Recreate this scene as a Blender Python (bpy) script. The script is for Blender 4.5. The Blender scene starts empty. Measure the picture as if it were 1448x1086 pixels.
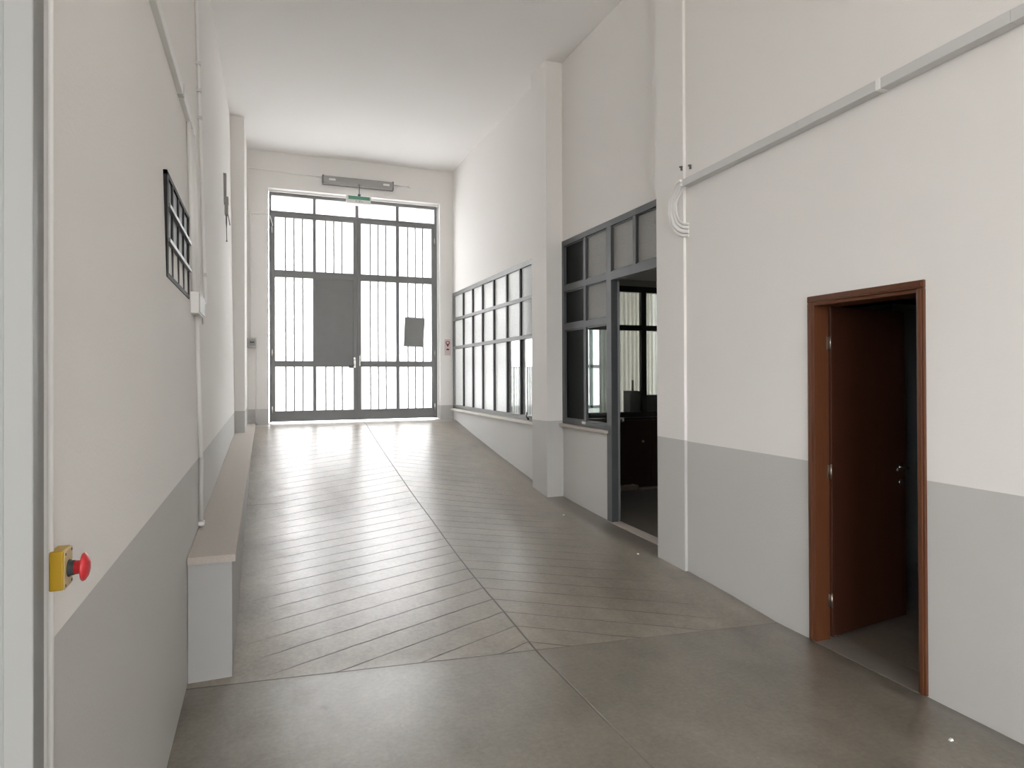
import bpy, bmesh, math, random
from mathutils import Vector, Matrix
random.seed(7)
C = bpy.context.scene.collection
PI = math.pi

# ------------------------------------------------------------------ materials
MATS = {}

def nodes_of(name):
    m = bpy.data.materials.new(name)
    m.use_nodes = True
    nt = m.node_tree
    return m, nt, nt.nodes, nt.links, nt.nodes['Principled BSDF']

def surf(name, col, rough=.6, metal=0., spec=.5, var=.0, vscale=4., bump=0., bscale=60., stretch=None, detail=4.):
    """principled surface with a little procedural tone variation and bump"""
    m, nt, N, L, b = nodes_of(name)
    b.inputs['Roughness'].default_value = rough
    b.inputs['Metallic'].default_value = metal
    b.inputs['Specular IOR Level'].default_value = spec
    tc = N.new('ShaderNodeTexCoord')
    mp = N.new('ShaderNodeMapping')
    if stretch: mp.inputs['Scale'].default_value = stretch
    L.new(tc.outputs['Object'], mp.inputs['Vector'])
    nz = N.new('ShaderNodeTexNoise')
    nz.inputs['Scale'].default_value = vscale
    nz.inputs['Detail'].default_value = detail
    L.new(mp.outputs[0], nz.inputs['Vector'])
    mix = N.new('ShaderNodeMix'); mix.data_type = 'RGBA'
    mix.inputs[6].default_value = (*[c * (1 - var) for c in col], 1)
    mix.inputs[7].default_value = (*[min(1, c * (1 + var)) for c in col], 1)
    L.new(nz.outputs['Fac'], mix.inputs[0])
    L.new(mix.outputs[2], b.inputs['Base Color'])
    if bump:
        n2 = N.new('ShaderNodeTexNoise')
        n2.inputs['Scale'].default_value = bscale
        n2.inputs['Detail'].default_value = 3
        L.new(mp.outputs[0], n2.inputs['Vector'])
        bp = N.new('ShaderNodeBump')
        bp.inputs['Strength'].default_value = bump
        bp.inputs['Distance'].default_value = .01
        L.new(n2.outputs['Fac'], bp.inputs['Height'])
        L.new(bp.outputs[0], b.inputs['Normal'])
    MATS[name] = m
    return m

def mathn(nt, op, a=None, b=None, c=None, clamp=False):
    n = nt.nodes.new('ShaderNodeMath'); n.operation = op; n.use_clamp = clamp
    for i, v in enumerate((a, b, c)):
        if v is None: continue
        if isinstance(v, (int, float)): n.inputs[i].default_value = v
        else: nt.links.new(v, n.inputs[i])
    return n.outputs[0]

def smooth(nt, v, a, b):
    n = nt.nodes.new('ShaderNodeMapRange'); n.interpolation_type = 'SMOOTHSTEP'
    nt.links.new(v, n.inputs[0])
    n.inputs[1].default_value = a; n.inputs[2].default_value = b
    return n.outputs[0]

WHITE = surf('white_wall_paint', (.80, .782, .762), .85, spec=.2, var=.018, vscale=1.2, bump=.12, bscale=90)
CEILP = surf('ceiling_paint', (.80, .785, .77), .9, spec=.1, var=.015, vscale=.8)
DADO = surf('grey_dado_paint', (.525, .518, .505), .6, spec=.35, var=.02, vscale=1.4, bump=.1, bscale=90)
LOWW = surf('pale_grey_wall_paint', (.62, .615, .605), .7, spec=.3, var=.02, vscale=1.4, bump=.1, bscale=90)
STEEL = surf('anthracite_steel_paint', (.19, .192, .195), .42, spec=.5, var=.08, vscale=6, bump=.05, bscale=120)
STEELO = surf('office_steel_paint', (.068, .074, .078), .42, spec=.5, var=.08, vscale=6, bump=.05, bscale=120)
STEEL2 = surf('dark_steel_paint', (.075, .08, .084), .38, spec=.5, var=.08, vscale=6)
STEEL3 = surf('mid_grey_steel_paint', (.14, .14, .138), .4, spec=.5, var=.06, vscale=6)
BLACK = surf('black_metal', (.022, .022, .023), .4, spec=.5, var=.1)
POSTM = surf('light_grey_metal_paint', (.255, .257, .25), .5, spec=.4, var=.02, vscale=2)
STONE = surf('sill_stone', (.50, .455, .415), .6, spec=.3, var=.08, vscale=40, bump=.06, bscale=200)
STONE2 = surf('pale_sill_stone', (.70, .66, .62), .6, spec=.3, var=.05, vscale=40)
SLABM = surf('ledge_stone', (.47, .43, .39), .62, spec=.3, var=.10, vscale=70, bump=.08, bscale=200)
PVC = surf('grey_pvc', (.60, .60, .595), .45, spec=.4, var=.01)
PVCL = surf('white_pvc', (.80, .79, .775), .4, spec=.4, var=.01)
PVCG = surf('grey_painted_pvc', (.54, .535, .52), .45, spec=.4, var=.01)
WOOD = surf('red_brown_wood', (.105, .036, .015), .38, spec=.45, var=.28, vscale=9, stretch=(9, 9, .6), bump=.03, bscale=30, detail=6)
LEAFW = surf('shaded_brown_wood', (.052, .017, .009), .4, spec=.4, var=.22, vscale=7, stretch=(8, 8, .5), detail=6)  # door leaf: the brown wood with its shade put into the colour
CUPB = surf('very_dark_brown_laminate', (.030, .017, .012), .4, spec=.4, var=.2, vscale=6, stretch=(6, 6, .5))
GRILLE = surf('grille_black', (.02, .02, .021), .65, spec=.25, var=.1)
CHROME = surf('chrome', (.72, .72, .70), .2, metal=1., var=.02)
BRASS = surf('hinge_steel', (.42, .37, .32), .35, metal=1., var=.05)
YELLOW = surf('yellow_plastic', (.44, .265, .008), .42, spec=.5, var=.04, vscale=20)
YELTOP = surf('pale_yellow_plastic', (.55, .42, .20), .42, spec=.5, var=.04, vscale=20)
RED = surf('red_plastic', (.50, .028, .035), .35, spec=.5, var=.05, vscale=20)
DKPLAST = surf('dark_green_grey_plastic', (.035, .05, .05), .5, var=.05)
GREEN = surf('sign_green', (.10, .30, .22), .45, var=.04)
SIGNW = surf('sign_white', (.82, .82, .79), .45, var=.02)
PINK = surf('sign_pink', (.64, .53, .51), .5, var=.05, vscale=30)
DKRED = surf('sign_dark_red', (.20, .03, .035), .5, var=.05)
GREYBOX = surf('switch_box_grey', (.42, .42, .41), .5, var=.03)
LAMPG = surf('lamp_diffuser_grey', (.34, .335, .325), .35, spec=.5, var=.03, vscale=5)
LAMPE = surf('lamp_edge_grey', (.20, .19, .185), .45, var=.05)
SHEET = surf('grey_sheet', (.235, .235, .235), .7, var=.12, vscale=3)
SIREN = surf('galvanised_grey', (.30, .29, .28), .45, spec=.5, var=.15, vscale=30)
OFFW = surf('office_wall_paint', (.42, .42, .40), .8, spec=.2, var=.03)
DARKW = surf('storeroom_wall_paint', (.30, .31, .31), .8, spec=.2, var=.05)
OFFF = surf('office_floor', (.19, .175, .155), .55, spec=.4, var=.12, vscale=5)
CHIP = surf('white_chip', (.75, .73, .70), .7, var=.05)
PLANK = surf('pale_plank', (.30, .24, .19), .6, var=.2, vscale=10, stretch=(1, 10, 10))
GRBAND = surf('grey_corrugated_sheet', (.30, .30, .29), .6, var=.05)

def glass_mat(name, trans_col, clear, gloss_rough=.05, ior=1.45, tint=(.9, .93, .92), dmix=.25, bump=0., bscale=120.):
    """thin pane: part transparent, part translucent, with a fresnel gloss"""
    m = bpy.data.materials.new(name); m.use_nodes = True
    nt = m.node_tree; N = nt.nodes; L = nt.links
    N.remove(N['Principled BSDF'])
    out = N['Material Output']
    tr = N.new('ShaderNodeBsdfTransparent'); tr.inputs[0].default_value = (*tint, 1)
    tl = N.new('ShaderNodeBsdfTranslucent'); tl.inputs[0].default_value = (*trans_col, 1)
    df = N.new('ShaderNodeBsdfDiffuse'); df.inputs[0].default_value = (*[c * .55 for c in trans_col], 1)
    gl = N.new('ShaderNodeBsdfGlossy'); gl.inputs['Roughness'].default_value = gloss_rough
    gl.inputs[0].default_value = (.9, .9, .9, 1)
    md = N.new('ShaderNodeMixShader'); md.inputs[0].default_value = dmix
    L.new(tl.outputs[0], md.inputs[1]); L.new(df.outputs[0], md.inputs[2])
    m1 = N.new('ShaderNodeMixShader'); m1.inputs[0].default_value = clear
    L.new(md.outputs[0], m1.inputs[1]); L.new(tr.outputs[0], m1.inputs[2])
    fr = N.new('ShaderNodeFresnel'); fr.inputs[0].default_value = ior
    m2 = N.new('ShaderNodeMixShader')
    L.new(fr.outputs[0], m2.inputs[0]); L.new(m1.outputs[0], m2.inputs[1]); L.new(gl.outputs[0], m2.inputs[2])
    L.new(m2.outputs[0], out.inputs['Surface'])
    if bump:
        tc = N.new('ShaderNodeTexCoord')
        vo = N.new('ShaderNodeTexVoronoi'); vo.inputs['Scale'].default_value = bscale
        L.new(tc.outputs['Object'], vo.inputs['Vector'])
        b = N.new('ShaderNodeBump'); b.inputs['Strength'].default_value = bump; b.inputs['Distance'].default_value = .01
        L.new(vo.outputs['Distance'], b.inputs['Height'])
        for s in (tl, df, gl): L.new(b.outputs[0], s.inputs['Normal'])
        L.new(b.outputs[0], fr.inputs['Normal'])
        # pebbled texture of the glass itself
        mr = N.new('ShaderNodeMapRange'); L.new(vo.outputs['Distance'], mr.inputs[0])
        mr.inputs[2].default_value = .5; mr.inputs[3].default_value = .75; mr.inputs[4].default_value = 1.
        mx = N.new('ShaderNodeMix'); mx.data_type = 'RGBA'; mx.blend_type = 'MULTIPLY'; mx.inputs[0].default_value = 1
        mx.inputs[6].default_value = (*trans_col, 1); L.new(mr.outputs[0], mx.inputs[7]); L.new(mx.outputs[2], tl.inputs[0])
    MATS[name] = m
    return m

CLEAR = glass_mat('clear_glass', (.8, .8, .8), .94, .03)
FROST = glass_mat('frosted_glass', (.93, .935, .93), .30, .25, 1.3, bump=.2, bscale=45)
CLEARW = glass_mat('window_clear_glass', (.8, .8, .8), .94, .03, 1.06, tint=(.93, .95, .94))
CLEARO = glass_mat('office_clear_glass', (.8, .8, .8), .93, .04, 1.04, tint=(.62, .65, .64))
GRBAND2 = glass_mat('grey_corrugated_translucent', (.032, .032, .031), .02, .4, 1.2)
PEBBLE = glass_mat('pebbled_glass', (.80, .80, .77), .10, .4, 1.12, tint=(.55, .57, .56), dmix=.85, bump=.5, bscale=70)
TINT = glass_mat('dark_tinted_glass', (.05, .058, .056), .45, .35, 1.12, tint=(.25, .28, .27))
BEIGE = glass_mat('beige_fluted_screen', (.30, .28, .24), .03, .4)

def sheet_mat(name, col):
    """translucent sheet of the gate panels; its overlapping ribs let less light through"""
    m = bpy.data.materials.new(name); m.use_nodes = True
    nt = m.node_tree; N = nt.nodes; L = nt.links
    N.remove(N['Principled BSDF']); out = N['Material Output']
    tc = N.new('ShaderNodeTexCoord'); sp = N.new('ShaderNodeSeparateXYZ')
    L.new(tc.outputs['Object'], sp.inputs[0])
    nz = N.new('ShaderNodeTexNoise'); nz.inputs['Scale'].default_value = 2.5
    L.new(tc.outputs['Object'], nz.inputs['Vector'])
    cr = N.new('ShaderNodeMix'); cr.data_type = 'RGBA'
    cr.inputs[6].default_value = (*[c * .97 for c in col], 1); cr.inputs[7].default_value = (*col, 1)
    L.new(nz.outputs[0], cr.inputs[0])
    tl = N.new('ShaderNodeBsdfTranslucent'); L.new(cr.outputs[2], tl.inputs[0])
    df = N.new('ShaderNodeBsdfDiffuse'); df.inputs[0].default_value = (.7, .7, .7, 1)
    mx = N.new('ShaderNodeMixShader'); mx.inputs[0].default_value = .15
    L.new(tl.outputs[0], mx.inputs[1]); L.new(df.outputs[0], mx.inputs[2])
    L.new(mx.outputs[0], out.inputs['Surface'])
    return m
RIBBED = sheet_mat('ribbed_translucent_sheet', (.93, .93, .935))
RIB = sheet_mat('sheet_rib', (.20, .198, .20))

def opal_mat():
    m = bpy.data.materials.new('opal_glass'); m.use_nodes = True
    nt = m.node_tree; N = nt.nodes; L = nt.links
    N.remove(N['Principled BSDF']); out = N['Material Output']
    tl = N.new('ShaderNodeBsdfTranslucent'); tl.inputs[0].default_value = (.93, .93, .935, 1)
    df = N.new('ShaderNodeBsdfDiffuse'); df.inputs[0].default_value = (.7, .7, .7, 1)
    nz = N.new('ShaderNodeTexNoise'); nz.inputs['Scale'].default_value = 3
    mr = N.new('ShaderNodeMapRange'); mr.inputs[3].default_value = .12; mr.inputs[4].default_value = .18
    L.new(nz.outputs[0], mr.inputs[0])
    mx = N.new('ShaderNodeMixShader'); L.new(mr.outputs[0], mx.inputs[0])
    L.new(tl.outputs[0], mx.inputs[1]); L.new(df.outputs[0], mx.inputs[2])
    L.new(mx.outputs[0], out.inputs['Surface'])
    return m
OPAL = opal_mat()

# floor profile: flat hall, then the ramp that rises towards the gate
RY = [-7, 3.765, 4.4, 5, 6, 7, 7.8, 9.2, 10.5, 11.3, 11.45, 12.2]
RZ = [0, 0, .052, .085, .12, .18, .285, .485, .69, .83, .85, .85]
def ramp(y):
    for i in range(len(RY) - 1):
        if y <= RY[i + 1]:
            t = (y - RY[i]) / (RY[i + 1] - RY[i])
            return RZ[i] + t * (RZ[i + 1] - RZ[i])
    return RZ[-1]

def floor_mat():
    m, nt, N, L, b = nodes_of('worn_concrete')
    tc = N.new('ShaderNodeTexCoord'); sp = N.new('ShaderNodeSeparateXYZ')
    L.new(tc.outputs['Object'], sp.inputs[0])
    X, Y = sp.outputs['X'], sp.outputs['Y']
    M = lambda *a, **k: mathn(nt, *a, **k)
    def noise(scale, detail=4, stretch=None, rough=.5):
        n = N.new('ShaderNodeTexNoise'); n.inputs['Scale'].default_value = scale; n.inputs['Detail'].default_value = detail
        n.inputs['Roughness'].default_value = rough
        if stretch:
            mp = N.new('ShaderNodeMapping'); mp.inputs['Scale'].default_value = stretch
            L.new(tc.outputs['Object'], mp.inputs[0]); L.new(mp.outputs[0], n.inputs['Vector'])
        else: L.new(tc.outputs['Object'], n.inputs['Vector'])
        return n.outputs['Fac']
    wob = M('MULTIPLY', M('SUBTRACT', noise(6, 2), .5), .022)
    # centre joint
    xs = M('ADD', 1.52, M('MULTIPLY', smooth(nt, Y, 4.3, 7.2), .12))
    dx = M('SUBTRACT', M('ADD', X, M('MULTIPLY', wob, .3)), xs)
    seam = M('SUBTRACT', 1., smooth(nt, M('ABSOLUTE', dx), .0035, .0085))
    seam = M('MULTIPLY', seam, M('ADD', .35, M('MULTIPLY', smooth(nt, Y, 2.9, 3.6), .65)))
    # herringbone grooves cut into the ramp
    t = M('ADD', M('ADD', Y, wob), M('ADD', M('MULTIPLY', M('MINIMUM', dx, 0.), -.36), M('MULTIPLY', M('MAXIMUM', dx, 0.), .60)))
    fr = M('FRACT', M('DIVIDE', M('SUBTRACT', t, 3.892 - .111), .222))
    d = M('MULTIPLY', M('ABSOLUTE', M('SUBTRACT', fr, .5)), .222)
    groove = M('SUBTRACT', 1., smooth(nt, d, .003, .0095))
    crY = M('ADD', 3.765, M('MULTIPLY', M('ADD', X, .16), -.122))     # joint where the ramp starts
    onramp = smooth(nt, M('SUBTRACT', Y, crY), .0, .01)
    nz = M('MULTIPLY', M('SUBTRACT', noise(5, 3), .5), .55)
    lf = smooth(nt, M('ADD', X, nz), -.12, .30)
    rf = M('SUBTRACT', 1., smooth(nt, M('ADD', X, nz), 2.35, 3.05))
    tf = M('SUBTRACT', 1., smooth(nt, Y, 11.15, 11.3))
    msk = M('MULTIPLY', M('MULTIPLY', onramp, tf), M('MULTIPLY', lf, rf))
    side = M('ADD', .9, M('MULTIPLY', M('LESS_THAN', dx, 0.), .1))
    wear = M('ADD', .6, M('MULTIPLY', smooth(nt, noise(2.2, 3), .35, .6), .4))
    groove = M('MULTIPLY', M('MULTIPLY', groove, msk), M('MULTIPLY', wear, side))
    crease = M('SUBTRACT', 1., smooth(nt, M('ABSOLUTE', M('SUBTRACT', M('ADD', Y, M('MULTIPLY', wob, .5)), crY)), .003, .008))
    crease = M('MULTIPLY', crease, M('SUBTRACT', .9, M('MULTIPLY', smooth(nt, X, 1.3, 2.0), .62)))
    jn = M('SUBTRACT', 1., smooth(nt, M('ABSOLUTE', M('SUBTRACT', Y, 7.55)), .004, .01))
    jn = M('MULTIPLY', jn, M('MULTIPLY', M('LESS_THAN', X, .22), .7))
    lines = M('MINIMUM', M('ADD', M('ADD', groove, seam), M('ADD', crease, jn)), 1.)
    # concrete tone
    big = noise(.9, 5, rough=.6); mid = noise(5, 6, (1, .6, 1), .62); fine = noise(38, 5, rough=.7)
    mott = M('ADD', M('MULTIPLY', big, .36), M('ADD', M('MULTIPLY', mid, .32), M('MULTIPLY', fine, .32)))
    cr = N.new('ShaderNodeValToRGB')
    cr.color_ramp.elements[0].position = .36; cr.color_ramp.elements[0].color = (.107, .093, .073, 1)
    cr.color_ramp.elements[1].position = .64; cr.color_ramp.elements[1].color = (.268, .240, .200, 1)
    L.new(mott, cr.inputs[0])
    # the ramp has a slightly paler tone
    pale = N.new('ShaderNodeMix'); pale.data_type = 'RGBA'; pale.blend_type = 'MULTIPLY'; pale.inputs[0].default_value = 1
    L.new(cr.outputs[0], pale.inputs[6])
    pc = N.new('ShaderNodeMix'); pc.data_type = 'RGBA'
    pc.inputs[6].default_value = (1, 1, 1, 1); pc.inputs[7].default_value = (1.32, 1.31, 1.31, 1)
    L.new(M('MULTIPLY', onramp, 1.), pc.inputs[0]); L.new(pc.outputs[2], pale.inputs[7])
    # landing strip before the gate
    land = N.new('ShaderNodeMix'); land.data_type = 'RGBA'
    L.new(smooth(nt, Y, 11.29, 11.31), land.inputs[0]); L.new(pale.outputs[2], land.inputs[6])
    land.inputs[7].default_value = (.40, .365, .33, 1)
    dark = N.new('ShaderNodeMix'); dark.data_type = 'RGBA'
    L.new(M('MULTIPLY', lines, .78), dark.inputs[0]); L.new(land.outputs[2], dark.inputs[6])
    dark.inputs[7].default_value = (.030, .026, .022, 1)
    # pale specks and scratches
    vo = N.new('ShaderNodeTexVoronoi'); vo.inputs['Scale'].default_value = 9; vo.inputs['Randomness'].default_value = 1
    L.new(tc.outputs['Object'], vo.inputs['Vector'])
    spk = M('MULTIPLY', M('LESS_THAN', vo.outputs['Distance'], .045), M('GREATER_THAN', noise(1.7, 2), .52))
    sk = N.new('ShaderNodeMix'); sk.data_type = 'RGBA'
    L.new(M('MULTIPLY', spk, .45), sk.inputs[0]); L.new(dark.outputs[2], sk.inputs[6]); sk.inputs[7].default_value = (.40, .37, .33, 1)
    L.new(sk.outputs[2], b.inputs['Base Color'])
    ro = M('ADD', .275, M('MULTIPLY', mid, .10))
    ro = M('ADD', ro, M('MULTIPLY', lines, .3), clamp=True)
    rr = M('ADD', ro, M('MULTIPLY', M('SUBTRACT', 1., smooth(nt, M('ADD', X, nz), -.1, .35)), .22), clamp=True)
    L.new(rr, b.inputs['Roughness'])
    b.inputs['Specular IOR Level'].default_value = 1.0
    b.inputs['Coat Weight'].default_value = .35; b.inputs['Coat Roughness'].default_value = .30
    h = M('SUBTRACT', M('ADD', M('MULTIPLY', mid, .20), M('MULTIPLY', fine, .16)), M('MULTIPLY', lines, 1.2))
    bp = N.new('ShaderNodeBump'); bp.inputs['Strength'].default_value = .55; bp.inputs['Distance'].default_value = .006
    L.new(h, bp.inputs['Height']); L.new(bp.outputs[0], b.inputs['Normal'])
    return m
CONC = floor_mat()

# ------------------------------------------------------------------ mesh helpers
class MB:
    def __init__(s): s.bm = bmesh.new(); s.mi = 0
    def face(s, vs):
        f = s.bm.faces.new(vs); f.material_index = s.mi; return f
    def hexa(s, p, bevel=0., seg=2):
        """p: 8 points, bottom ring then top ring"""
        v = [s.bm.verts.new(q) for q in p]
        fs = [s.face([v[i] for i in q]) for q in ((3, 2, 1, 0), (4, 5, 6, 7), (0, 1, 5, 4), (1, 2, 6, 5), (2, 3, 7, 6), (3, 0, 4, 7))]
        if bevel:
            ed = list({e for f in fs for e in f.edges})
            bmesh.ops.bevel(s.bm, geom=ed, offset=bevel, segments=seg, affect='EDGES', profile=.5)
        return s
    def box(s, a, b, bevel=0., seg=2):
        (x0, y0, z0), (x1, y1, z1) = [min(q) for q in zip(a, b)], [max(q) for q in zip(a, b)]
        return s.hexa([(x0, y0, z0), (x1, y0, z0), (x1, y1, z0), (x0, y1, z0), (x0, y0, z1), (x1, y0, z1), (x1, y1, z1), (x0, y1, z1)], bevel, seg)
    def prism(s, poly, z0, z1):
        """vertical prism of a plan polygon (counter-clockwise); z0, z1 numbers or functions of (x, y)"""
        f0 = z0 if callable(z0) else (lambda x, y: z0)
        f1 = z1 if callable(z1) else (lambda x, y: z1)
        lo = [s.bm.verts.new((x, y, f0(x, y))) for x, y in poly]
        hi = [s.bm.verts.new((x, y, f1(x, y))) for x, y in poly]
        n = len(poly)
        s.face(lo[::-1]); s.face(hi)
        for i in range(n): s.face([lo[i], lo[(i + 1) % n], hi[(i + 1) % n], hi[i]])
        return s
    def extrude(s, prof, axis, a, b):
        """closed profile in the plane normal to axis, swept from a to b"""
        def P(u, v, w): return {'x': (w, u, v), 'y': (u, w, v), 'z': (u, v, w)}[axis]
        lo = [s.bm.verts.new(P(u, v, a)) for u, v in prof]; hi = [s.bm.verts.new(P(u, v, b)) for u, v in prof]
        n = len(prof)
        s.face(lo[::-1]); s.face(hi)
        for i in range(n): s.face([lo[i], lo[(i + 1) % n], hi[(i + 1) % n], hi[i]])
        return s
    def tube(s, pts, r, n=10, caps=True):
        pts = [Vector(p) for p in pts]; rings = []
        prev = None
        for i, p in enumerate(pts):
            t = (pts[min(i + 1, len(pts) - 1)] - pts[max(i - 1, 0)]).normalized()
            if prev is None:
                ref = Vector((0, 0, 1)) if abs(t.z) < .9 else Vector((1, 0, 0))
                u = t.cross(ref).normalized()
            else:
                u = (prev - t * prev.dot(t)).normalized()
            prev = u; w = t.cross(u)
            rad = r[i] if isinstance(r, (list, tuple)) else r
            rings.append([s.bm.verts.new(p + (u * math.cos(2 * PI * k / n) + w * math.sin(2 * PI * k / n)) * rad) for k in range(n)])
        for a, b in zip(rings, rings[1:]):
            for k in range(n):
                f = s.face([a[k], a[(k + 1) % n], b[(k + 1) % n], b[k]]); f.smooth = True
        if caps: s.face(rings[0][::-1]); s.face(rings[-1])
        return s
    def lathe(s, prof, origin, axis, n=24):
        """prof: (distance along axis, radius) pairs"""
        o = Vector(origin); t = Vector(axis).normalized()
        u = t.cross(Vector((0, 0, 1)) if abs(t.z) < .9 else Vector((1, 0, 0))).normalized(); w = t.cross(u)
        rings = []
        for d, r in prof:
            rings.append([s.bm.verts.new(o + t * d + (u * math.cos(2 * PI * k / n) + w * math.sin(2 * PI * k / n)) * max(r, 1e-4)) for k in range(n)])
        for a, b in zip(rings, rings[1:]):
            for k in range(n):
                f = s.face([a[k], a[(k + 1) % n], b[(k + 1) % n], b[k]]); f.smooth = True
        s.face(rings[0][::-1]); s.face(rings[-1])
        return s

LOC = {}
def obj(name, mb, mat, parent=None, origin=None):
    """link the collected geometry as ONE mesh object; coordinates are given in world space"""
    bm = mb.bm
    bmesh.ops.recalc_face_normals(bm, faces=bm.faces[:])
    org = Vector(origin) if origin is not None else (LOC[parent.name] if parent is not None else Vector((0, 0, 0)))
    for v in bm.verts: v.co -= org
    me = bpy.data.meshes.new(name); bm.to_mesh(me); bm.free()
    for m in (mat if isinstance(mat, (list, tuple)) else [mat]): me.materials.append(m)
    o = bpy.data.objects.new(name, me); C.objects.link(o)
    if parent is not None:
        o.parent = parent; o.location = org - LOC[parent.name]
    else: o.location = org
    LOC[o.name] = org
    return o

def tag(o, label=None, cat=None, group=None, kind=None):
    if label: o['label'] = label
    if cat: o['category'] = cat
    if group: o['group'] = group
    if kind: o['kind'] = kind
    return o

def thing(name, loc, label, cat, group=None, kind=None):
    o = bpy.data.objects.new(name, None); C.objects.link(o)
    o.location = loc; o.empty_display_size = .1; LOC[o.name] = Vector(loc)
    return tag(o, label, cat, group, kind)

def struct(name, mb, mat, label=None, parent=None, origin=None):
    o = obj(name, mb, mat, parent, origin)
    return tag(o, label, None, None, 'structure' if parent is None else None)

def struct_root(name, loc, label=None):
    return thing(name, loc, label, None, None, 'structure')

# ------------------------------------------------------------------ room shell
CE = 5.44
YB = 11.55          # inner face of the gate wall
YD = 11.70          # inner face of the gate
HALL = -7.0         # far end of the hall behind the camera

# floor: hall and ramp in one mesh; the ramp starts along the slightly skewed joint
def ramp2(x, y):
    k = .122 * (x + .16) * min(1, max(0, (6.2 - y) / 2.4))
    return sum(ramp(y + k + .11 * i) if y + k > 3.9 else ramp(y + k) for i in (-2, -1, 0, 1, 2)) / 5
mb = MB()
rows = [0, 1.5, 2.5, 3.0] + [3.2 + .1 * i for i in range(83)] + [11.45, 11.6, 12.2]
cols = 12
tops, bots = [], []
for y in rows:
    x1 = 3.355 if y < 4.69 else 3.42
    xs_ = [-.7 + (x1 + .7) * i / cols for i in range(cols + 1)]
    def yy(x): return y - (.122 * (x + .16) if 3.15 < y < 6.0 else 0) * min(1, max(0, (6.0 - y) / 1.6)) * min(1, max(0, (y - 3.1) / .5))
    tops.append([mb.bm.verts.new((x, yy(x), ramp2(x, yy(x)))) for x in xs_])
    bots.append([mb.bm.verts.new((x, yy(x), -.15)) for x in xs_])
for i in range(len(rows) - 1):
    for j in range(cols):
        f = mb.face([tops[i][j], tops[i][j + 1], tops[i + 1][j + 1], tops[i + 1][j]]); f.smooth = True
        mb.face([bots[i][j], bots[i + 1][j], bots[i + 1][j + 1], bots[i][j + 1]])
    mb.face([tops[i][0], tops[i + 1][0], bots[i + 1][0], bots[i][0]])
    mb.face([tops[i][cols], bots[i][cols], bots[i + 1][cols], tops[i + 1][cols]])
for r_i, fl in ((0, 1), (-1, 0)):
    for j in range(cols): mb.face([tops[r_i][j], bots[r_i][j], bots[r_i][j + 1], tops[r_i][j + 1]])
mb.box((-6, HALL, -.15), (3.355, 0, 0)); mb.box((-6, 0, -.15), (-.7, 1.46, 0))
struct('floor', mb, CONC, 'brown grey concrete floor rising as a grooved ramp to the gate')

# ceiling
mb = MB(); mb.box((-6, HALL, CE), (3.7, 12.0, CE + .2))
struct('ceiling', mb, CEILP, 'plain white ceiling')

# left wall (leans out very slightly towards the ceiling)
def xl_low(y): return -.387 if y < 5 else -.387 - .013 * min(1, (y - 5) / 4.3)
def xl_top(y): return -.50 + .042 * min(1, max(0, (y - 7) / 3))
DL = 1.138
def xl(y, z): return xl_low(y) + (xl_top(y) - xl_low(y)) * max(0, (z - DL) / (CE - DL))
mb = MB()
yl = [1.46, 3, 5, 7, 8.5, 10, 11.9]
for a, b in zip(yl, yl[1:]):
    mb.mi = 1
    mb.hexa([(-.68, a, -.1), (xl_low(a), a, -.1), (xl_low(b), b, -.1), (-.68, b, -.1), (-.68, a, DL), (xl_low(a), a, DL), (xl_low(b), b, DL), (-.68, b, DL)])
    mb.mi = 0
    mb.hexa([(-.68, a, DL), (xl_low(a), a, DL), (xl_low(b), b, DL), (-.68, b, DL), (-.68, a, CE), (xl_top(a), a, CE), (xl_top(b), b, CE), (-.68, b, CE)])
struct('wall_left', mb, [WHITE, DADO], 'long white left wall with grey painted lower band')

# pilaster in the far left corner
mb = MB(); mb.mi = 1; mb.box((-.64, 10.15, .6), (-.262, 11.6, 1.15)); mb.mi = 0; mb.box((-.64, 10.15, 1.15), (-.262, 11.6, CE))
struct('trim_1', mb, [WHITE, DADO], 'shallow white pilaster in the far left corner')

# gate wall with its opening
mb = MB()
OX0, OX1, OZ = .072, 3.036, 4.832
for x0, x1 in ((-.68, OX0), (OX1, 3.6)):
    mb.mi = 1; mb.box((x0, YB, .5), (x1, YB + .4, 1.106)); mb.mi = 0; mb.box((x0, YB, 1.106), (x1, YB + .4, CE))
mb.box((OX0, YB, OZ), (OX1, YB + .4, CE))
struct('wall_back', mb, [WHITE, DADO], 'white end wall around the tall glazed gate')

# right wall: main face, shallow pilaster, recess with the office front, pilaster, recess with the long window
def xr(y): return 3.148 + .032 * min(1, max(0, (y - 1.85) / 1.2)) + .010 * min(1, max(0, (y - 3.1) / 1.2))
def dr(y): return 1.104 + .010 * min(1, max(0, (y - 2) / 2))
DY0, DY1, DZ = 2.336, 3.056, 2.100      # brown door opening
mb = MB()
def strip(y0, y1, z0, z1, mi):
    mb.mi = mi
    mb.hexa([(xr(y0), y0, z0), (3.36, y0, z0), (3.36, y1, z0), (xr(y1), y1, z0), (xr(y0), y0, z1), (3.36, y0, z1), (3.36, y1, z1), (xr(y1), y1, z1)])
for a, b in ((HALL, 0), (0, 1.85), (1.85, DY0), (DY1, 3.6), (3.6, 4.345)):
    za, zb = dr(a), dr(b)
    mb.mi = 1
    mb.hexa([(xr(a), a, -.1), (3.36, a, -.1), (3.36, b, -.1), (xr(b), b, -.1), (xr(a), a, za), (3.36, a, za), (3.36, b, zb), (xr(b), b, zb)])
    mb.mi = 0
    mb.hexa([(xr(a), a, za), (3.36, a, za), (3.36, b, zb), (xr(b), b, zb), (xr(a), a, CE), (3.36, a, CE), (3.36, b, CE), (xr(b), b, CE)])
strip(DY0, DY1, DZ, CE, 0)
XP = 3.165
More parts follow.
